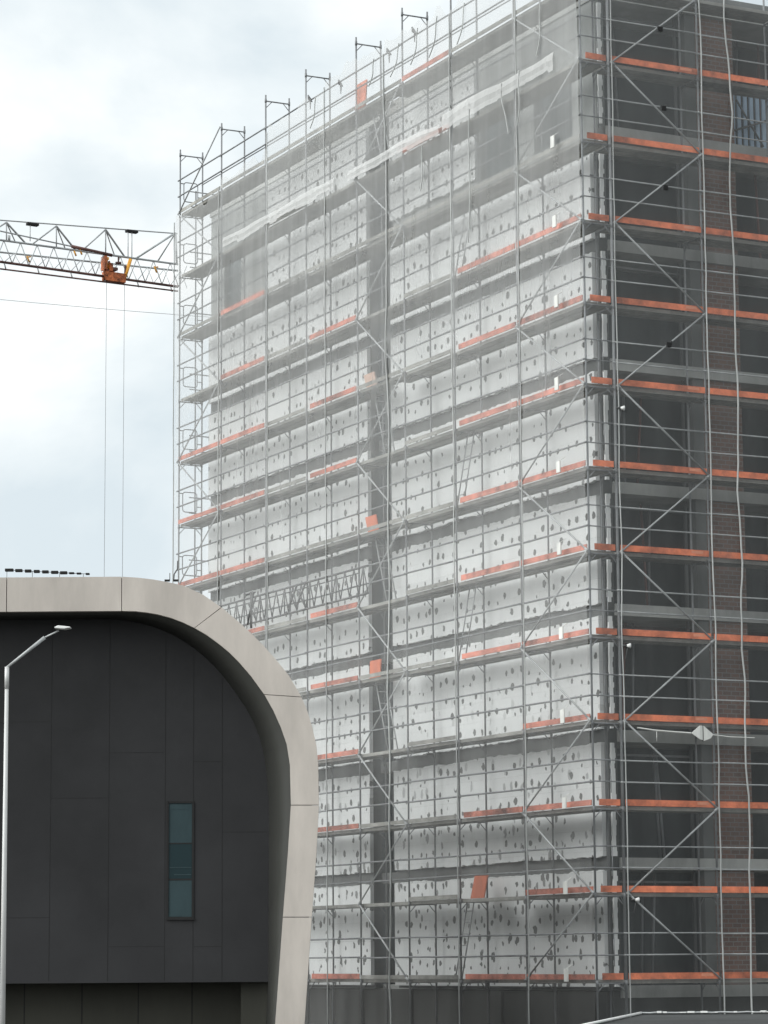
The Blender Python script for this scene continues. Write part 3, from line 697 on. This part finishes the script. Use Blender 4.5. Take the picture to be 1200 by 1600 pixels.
# window
def wpt(xp, yp, dy=0): return Vector((onY(xp, yp, YB).x, YB+dy, onY(xp, yp, YB).z))
wf = MB()
def wbox(mb, x0, y0, x1, y1, d0, d1): mb.box(loc(wpt(x0, y0, d0)), loc(wpt(x1, y1, d1)))
wbox(wf, 261, 1252, 263.2, 1435, -.03, .06); wbox(wf, 300.2, 1252, 303, 1435, -.03, .06)
wbox(wf, 263.3, 1252, 300.1, 1255, -.03, .06); wbox(wf, 263.3, 1432.5, 300.1, 1435, -.03, .06); wbox(wf, 263.3, 1317, 300.1, 1318.6, -.012, .06); wbox(wf, 263.3, 1373, 300.1, 1375.4, -.012, .06)
wbox(wf, 260, 1435.2, 304, 1437.2, -.06, .06)
wfo = wf.build('window', M['clad_joint'], ARCH)
gl = MB(); wbox(gl, 263.3, 1318.7, 300.1, 1372.9, -.006, .02); gl.build('pane', M['glass'], wfo)
gl = MB(); wbox(gl, 263.3, 1375.5, 300.1, 1432.4, -.006, .02); gl.build('pane', M['blind'], wfo)
gl = MB(); wbox(gl, 263.3, 1255.1, 300.1, 1316.9, -.006, .02); gl.build('pane', M['blind'], wfo)
bl = MB(); wbox(bl, 265, 1257, 295, 1265, -.012, -.007); wbox(bl, 265, 1429.5, 283, 1432, -.012, -.007); wbox(bl, 265, 1355, 299, 1356, -.012, -.007); wbox(bl, 272, 1366, 299, 1367.4, -.012, -.007); build_each(bl, 'blind_slat', M['blind'], wfo)
# recessed ground floor under the dark wall, with its own right-hand return
gfY = YB+1.1; xr_ = onY(379, 1560, gfY).x; gf = MB(); xl_ = 2*MX-xr_
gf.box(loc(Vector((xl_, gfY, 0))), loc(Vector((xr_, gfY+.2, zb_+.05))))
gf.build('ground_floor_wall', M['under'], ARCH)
gj = MB()
for xp in (38, 128, 216, 300): p = onY(xp, 1570, gfY); gj.box(loc(Vector((p.x-.012, gfY-.004, 0))), loc(Vector((p.x+.012, gfY+.01, zb_))))
build_each(gj, 'ground_floor_joint', M['clad_joint'], ARCH)
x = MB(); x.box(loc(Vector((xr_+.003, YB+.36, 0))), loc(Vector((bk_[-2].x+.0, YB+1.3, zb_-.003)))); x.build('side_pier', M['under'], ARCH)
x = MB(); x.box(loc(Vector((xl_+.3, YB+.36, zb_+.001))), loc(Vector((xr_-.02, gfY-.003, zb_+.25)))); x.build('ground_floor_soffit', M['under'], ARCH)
# body behind, held inside the frame's outline
BX = -2.75; bz = 9.9; rv = [Vector((MX+(p.x-MX)*.955, 0, p.z*.955)) for p in OW]; x = MB(); k_ = len(rv)
x.v = [loc(Vector((p.x, YB+1.35, p.z))) for p in rv]+[loc(Vector((p.x, 73.6, p.z))) for p in rv]
x.f = [tuple(range(k_)), tuple(reversed(range(k_, 2*k_)))]+[(i, k_+i, k_+(i+1) % k_, (i+1) % k_) for i in range(k_)]; x.sm = [False]*len(x.f)
x.build('rear_volume', M['soffit'], ARCH)
# roof safety rail
rp0 = onY(8, 890.5, 60.8); rp1 = onY(150, 897.5, 60.8)
RR = root('roof_safety_rail', (rp0.x, 60.8, topo-.2), 0, 'short dark segmented rail on thin posts along the arch roof at far left', 'rail')
dx = (rp1.x-rp0.x)
sg = [(0, 13), (16, 27), (31, 41), (45, 54), (58, 68), (72, 83), (86, 97), (100, 108), (112, 119), (126, 132)]
for i, (a, c) in enumerate(sg):
    f0, f1 = a/142, c/142; z_ = (rp0.z+(rp1.z-rp0.z)*(f0+f1)/2)-(topo-.2); h_ = .030 if i < 7 else .018
    x = MB(); x.box((dx*f0, -.05, z_-h_), (dx*f1, .05, z_+h_)); x.build('rail_segment', M['clad_joint'], RR, .008)
x = MB()
for f in (.02, .3, .6, .86): x.tube((dx*f, 0, 0), (dx*f, 0, rp0.z+(rp1.z-rp0.z)*f-(topo-.2)), .006, 6)
x.tube((0, 0, rp0.z-(topo-.2)), (dx*.93, 0, rp0.z+(rp1.z-rp0.z)*.93-(topo-.2)), .006, 6); x.build('rail_post', M['dark_steel'], RR)
p_ = onY(272, 907, 60.6); RB = root('roof_bracket', (p_.x, 60.6, p_.z), 0, 'small dark bracket and mast on the shoulder of the arch roof', 'bracket')
x = MB(); x.box((-.20, -.03, -.02), (-.09, .03, .02)); x.box((-.02, -.03, -.02), (.09, .03, .02)); x.tube((-.09, 0, 0), (-.09, 0, .16), .008); x.build('foot', M['clad_joint'], RB)
x = MB(); x.path([(-.01, 0, .0), (.0, 0, .13), (.04, 0, .2), (.07, 0, .24), (.075, 0, .42)], .014); x.build('mast', M['dark_steel'], RB)

# ------------------------------------------------------------------ street lamp
LX = -6.03; LY = 46.0; q = onY(11, 1040, LY)
LP = root('street_lamp', (q.x, LY, 0), 0, 'tall pale steel street lamp with angled arm in front of the dark arch', 'street lamp')
zt = q.z
x = MB(); x.tube((0, 0, 0), (0, 0, zt-.35), .05, 14, .031); x.build('pole', M['lamp_head'], LP)
x = MB(); x.tube((0, 0, zt-.37), (0, 0, zt-.02), .036, 14); x.build('collar', M['lamp_head'], LP)
p1 = onY(70, 996, LY)-Vector((q.x, LY, 0)); p2 = onY(90, 985, LY)-Vector((q.x, LY, 0)); p3 = onY(111, 981, LY)-Vector((q.x, LY, 0))
x = MB(); x.tube((0, 0, zt-.03), (p1.x, 0, p1.z), .022, 10, .03); x.tube((p1.x, 0, p1.z), (p2.x+.02, 0, p2.z-.005), .013, 8); x.build('arm', M['steel_light'], LP)
x = MB(); c_, s_ = math.cos(-.12), math.sin(-.12)
hx = p2.x+.02; hz = p2.z+.03
prof = [(-.0, .040), (.19, .018), (.19, .003), (.09, -.014), (-.06, .0), (-.06, .016)]
for y_ in (-.10, .10): x.v += [(hx+a, y_, hz+b_) for a, b_ in prof]
k_ = len(prof); x.f = [tuple(range(k_)), tuple(reversed(range(k_, 2*k_)))]+[(i, k_+i, k_+(i+1) % k_, (i+1) % k_) for i in range(k_)]; x.sm = [False]*len(x.f)
x.build('lamp_head', M['white'], LP, .008)

# ------------------------------------------------------------------ tower crane jib behind the building
CY = 120.0; th = R(30); cd = Vector((math.cos(th), math.sin(th), 0)); cn = Vector((-math.sin(th), math.cos(th), 0)); co = onY(140, 430, CY)
def onC(xp, yp, off=0):
    d = ray(xp, yp); E_ = Vector((0, 0, EYE)); t_ = ((co+cn*off-E_).dot(cn))/d.dot(cn); return E_+d*t_-co
CR = root('tower_crane', co, 0, 'grey lattice crane jib with orange trolley crossing the sky at left', 'crane')
def line_at(p, q, s): return p+(q-p)*s
bl0, bl1 = onC(0, 413), onC(278, 454); bt0, bt1 = onC(0, 396), onC(278, 443)
def ext(p, q, a=-2.6, b_=1.0): return p+(q-p)*a, p+(q-p)*b_
WJ = 1.35
ch = MB(); a, b_ = ext(onC(0, 420), onC(278, 455)); ch.tube(a, b_, .035); a2, b2 = ext(onC(0, 409), onC(278, 448)); ch.tube(a2, b2, .055, 6)
ch.build('lower_chord', M['crane_dark'], CR)
ch = MB()
m0, m1 = ext(onC(0, 375), onC(278, 413)); ch.tube(m0, m1, .045)
k0, k1 = ext(onC(0, 394, WJ), onC(278, 423, WJ)); ch.tube(k0, k1, .04)
ch.build('upper_chord', M['crane_grey'], CR)
t0, t1 = ext(onC(0, 344), onC(277, 365)); ch = MB(); ch.tube(t0, t1, .028); ch.build('top_cable', M['crane_grey'], CR)
# pendant strut dropping into the trolley
ch = MB(); ch.tube(onC(-200, 318), onC(112, 385), .03); ch.build('pendant', M['crane_grey'], CR)
ch = MB(); ch.tube(onC(112, 385), onC(175, 399), .075, 8); ch.build('pendant_end', M['crane_dark'], CR)
# peaks
pk = [-390, -312, -234, -156, -75, 10, 88, 165]
wb = MB()
def ychord(xp): return 375+(413-375)*xp/278
def ytop(xp): return 345+(365-345)*xp/278
for xp in pk:
    T = onC(xp, ytop(xp)+2)
    for dx_, r_, o_ in ((-38, .035, 0), (-12+12, .03, 0), (30, .045, WJ), (14, .028, WJ)): wb.tube(T, onC(xp+dx_, ychord(xp+dx_), o_), r_, 5)
T = onC(274, 364)
for dx_, r_, o_ in ((-62, .05, 0), (-28, .035, WJ), (2, .05, 0)): wb.tube(T, onC(274+dx_, ychord(274+dx_), o_), r_, 5)
wb.build('jib_mast', M['crane_grey'], CR)
lat = MB(); xs = list(range(-410, 275, 26))
for i, xp in enumerate(xs):
    yl = lambda q: 409+(448-409)*q/278
    lat.tube(onC(xp, ychord(xp)), onC(xp+13, yl(xp+13)), .022, 5); lat.tube(onC(xp+13, yl(xp+13)), onC(xp+26, ychord(xp+26)), .022, 5)
    lat.tube(onC(xp, yl(xp)), onC(xp+16, 394+29*(xp+16)/278, WJ), .018, 5); lat.tube(onC(xp+16, 394+29*(xp+16)/278, WJ), onC(xp+26, yl(xp+26)), .018, 5)
    if i % 2 == 0: lat.tube(onC(xp, yl(xp)), onC(xp+3, yl(xp)+10), .03, 5)
lat.build('jib_lattice', M['crane_grey'], CR)
# trolley
tr = MB(); p = onC(180, 436)
def cb(mb, x0, y0, x1, y1, dep): 
    P = [onC(x0, y0), onC(x1, y0+ (x1-x0)*.14), onC(x1, y1+(x1-x0)*.14), onC(x0, y1)]
    n = len(mb.v); mb.v += [tuple(q-cn*dep*.3) for q in P]+[tuple(q+cn*dep*.7) for q in P]
    for f in ((0,1,2,3),(7,6,5,4),(0,4,5,1),(1,5,6,2),(2,6,7,3),(3,7,4,0)): mb.f.append(tuple(n+k for k in f)); mb.sm.append(False)
cb(tr, 163, 424, 195, 438, .35); cb(tr, 162, 400, 166, 421, .4); cb(tr, 170, 412, 174, 424, .6)
tr.tube(onC(165, 424), onC(167, 403), .06, 6); tr.tube(onC(176, 426), onC(170, 408), .05, 6); tr.tube(onC(163, 438), onC(163, 420), .06, 6)
tro = tr.build('trolley', M['crane_orange'], CR)
x = MB(); x.tube(onC(193, 440), onC(204, 405), .085, 6); x.tube(onC(188, 434), onC(193, 440), .06); x.tube(onC(164, 401), onC(170, 420), .05); cb(x, 165, 402, 169, 406, .3); x.build('trolley_frame', M['crane_yellow'], tro)
x = MB(); cb(x, 172, 418, 182, 422, .5); x.tube(onC(181, 411), onC(189, 411), .06); x.tube(onC(185, 402), onC(185, 411), .035); x.tube(onC(195, 440), onC(196, 415), .05); x.build('sheave', M['crane_dark'], tro)
x = MB()
for xp, yp in ((116, 390), (125, 388), (43, 400), (242, 416)):
    x.tube(onC(xp-1, yp), onC(xp+3, yp+10), .04, 6); x.tube(onC(xp, yp+2), onC(xp+5, yp+1), .03, 5)
x.build('jib_fitting', M['crane_yellow'], CR)
x = MB()
for xp in (51, 206): cb(x, xp-8, ytop(xp)-1.2, xp+9, ytop(xp)+2.2, .25)
build_each(x, 'cable_clamp', M['clad_joint'], CR)
x = MB()
for xp, y2 in ((200, 404), (206, 404)): x.tube(onC(xp, ytop(xp)), onC(xp, y2), .022, 5)
x.tube(onC(47, 350), onC(47, 377), .02, 5); x.tube(onC(14, 368), onC(14, 376), .06, 5); x.build('hanger_rod', M['crane_grey'], CR)
x = MB()
for xp, o_ in ((166.5, 0), (194.5, 0)): 
    P = onC(xp, 438); x.tube(P, P-Vector((0, 0, 27)), .010, 5)
build_each(x, 'hoist_rope', M['steel'], CR)
P = onC(166.5, 438); Q = onC(194.5, 438); x = MB(); b0_ = (P+Q)/2-Vector((0, 0, 27.6)); x.box(b0_-Vector((.45, .2, .5)), b0_+Vector((.45, .2, .6))); x.tube(b0_-Vector((0, 0, .5)), b0_-Vector((0, 0, 1.1)), .08); x.build('hook_block', M['crane_yellow'], CR)
# mast, outside the picture to the left
mast = MB(); mc = m0*.9+Vector((-.5, 0, 0)); base = Vector((m0.x-1, m0.y, -co.z)); 
for sx_ in (-.8, .8):
    for sy_ in (-.8, .8): mast.tube(base+Vector((sx_, sy_, 0)), base+Vector((sx_, sy_, co.z+m0.z+6)), .08)
nn = int((co.z+m0.z+4)/1.6)
for i in range(nn):
    for sx_, sy_, ex, ey in ((-.8, -.8, .8, -.8), (.8, -.8, .8, .8), (.8, .8, -.8, .8), (-.8, .8, -.8, -.8)):
        mast.tube(base+Vector((sx_, sy_, i*1.6)), base+Vector((ex, ey, i*1.6+1.6)), .04, 5)
mast.build('crane_mast', M['crane_grey'], CR)
# thin overhead wire below the jib
x = MB(); pts = []
for i in range(25):
    f = i/24; xp = -300+f*1100; P = onC(xp, 461+(483-461)*xp/278+0); pts.append(P+co+Vector((0, 0, -.25*math.sin(math.pi*f))))
x.path(pts, .012, 5); tag(x.build('overhead_wire', M['crane_grey']), 'thin overhead wire crossing the sky just below the crane jib', 'wire')

# ------------------------------------------------------------------ flat roofed shed at the lower right
pA = onY(1002, 1583, 50.0); pB = onY(880, 1606, 38.0); zr = pA.z
SH = root('flat_roofed_shed', (pA.x+2, 44, 0), 0, 'low dark flat roofed shed with a pale metal roof edge at the bottom right', 'shed')
def ls(v): return (v.x-pA.x-2, v.y-44, v.z)
P1, P2 = Vector((pA.x, 50, zr-.03)), Vector((pA.x+9, 50, zr-.03)); sl_ = (pA.x-pB.x)/(50-38.0)
P4 = Vector((pA.x-sl_*14, 36, zr-.03)); P3 = Vector((pA.x+9, 36, zr-.03))
x = MB(); x.v = [ls(p) for p in (P1, P2, P3, P4)]+[ls(Vector((p.x, p.y, 0))) for p in (P1, P2, P3, P4)]; x.f = [(0,3,2,1), (0,1,5,4), (1,2,6,5), (2,3,7,6), (3,0,4,7), (4,5,6,7)]; x.sm = [False]*6; x.build('shed_body', M['roof_dark'], SH)
x = MB(); z3 = Vector((0, 0, .035)); x.tube(ls(P1+z3), ls(P4+z3), .022, 6); x.build('roof_edge', M['white'], SH)
x = MB(); n = 60; pts = []
for i in range(n+1): pts.append(ls(P1+(P2-P1)*i/n+z3+Vector((0, 0, .012*noise.noise(Vector((i*.8, 3, 3)))))))
x.path(pts, .014, 5); x.build('ridge_flashing', M['steel_light'], SH)
x = MB(); rs = random.Random(5)
for i in range(16):
    f = rs.uniform(.02, .35); p = P1+(P2-P1)*f+Vector((0, -.05, .03)); x.box(ls(p), ls(p+Vector((rs.uniform(.03, .12), .05, rs.uniform(.01, .035)))))
build_each(x, 'roof_clip', M['white'], SH)
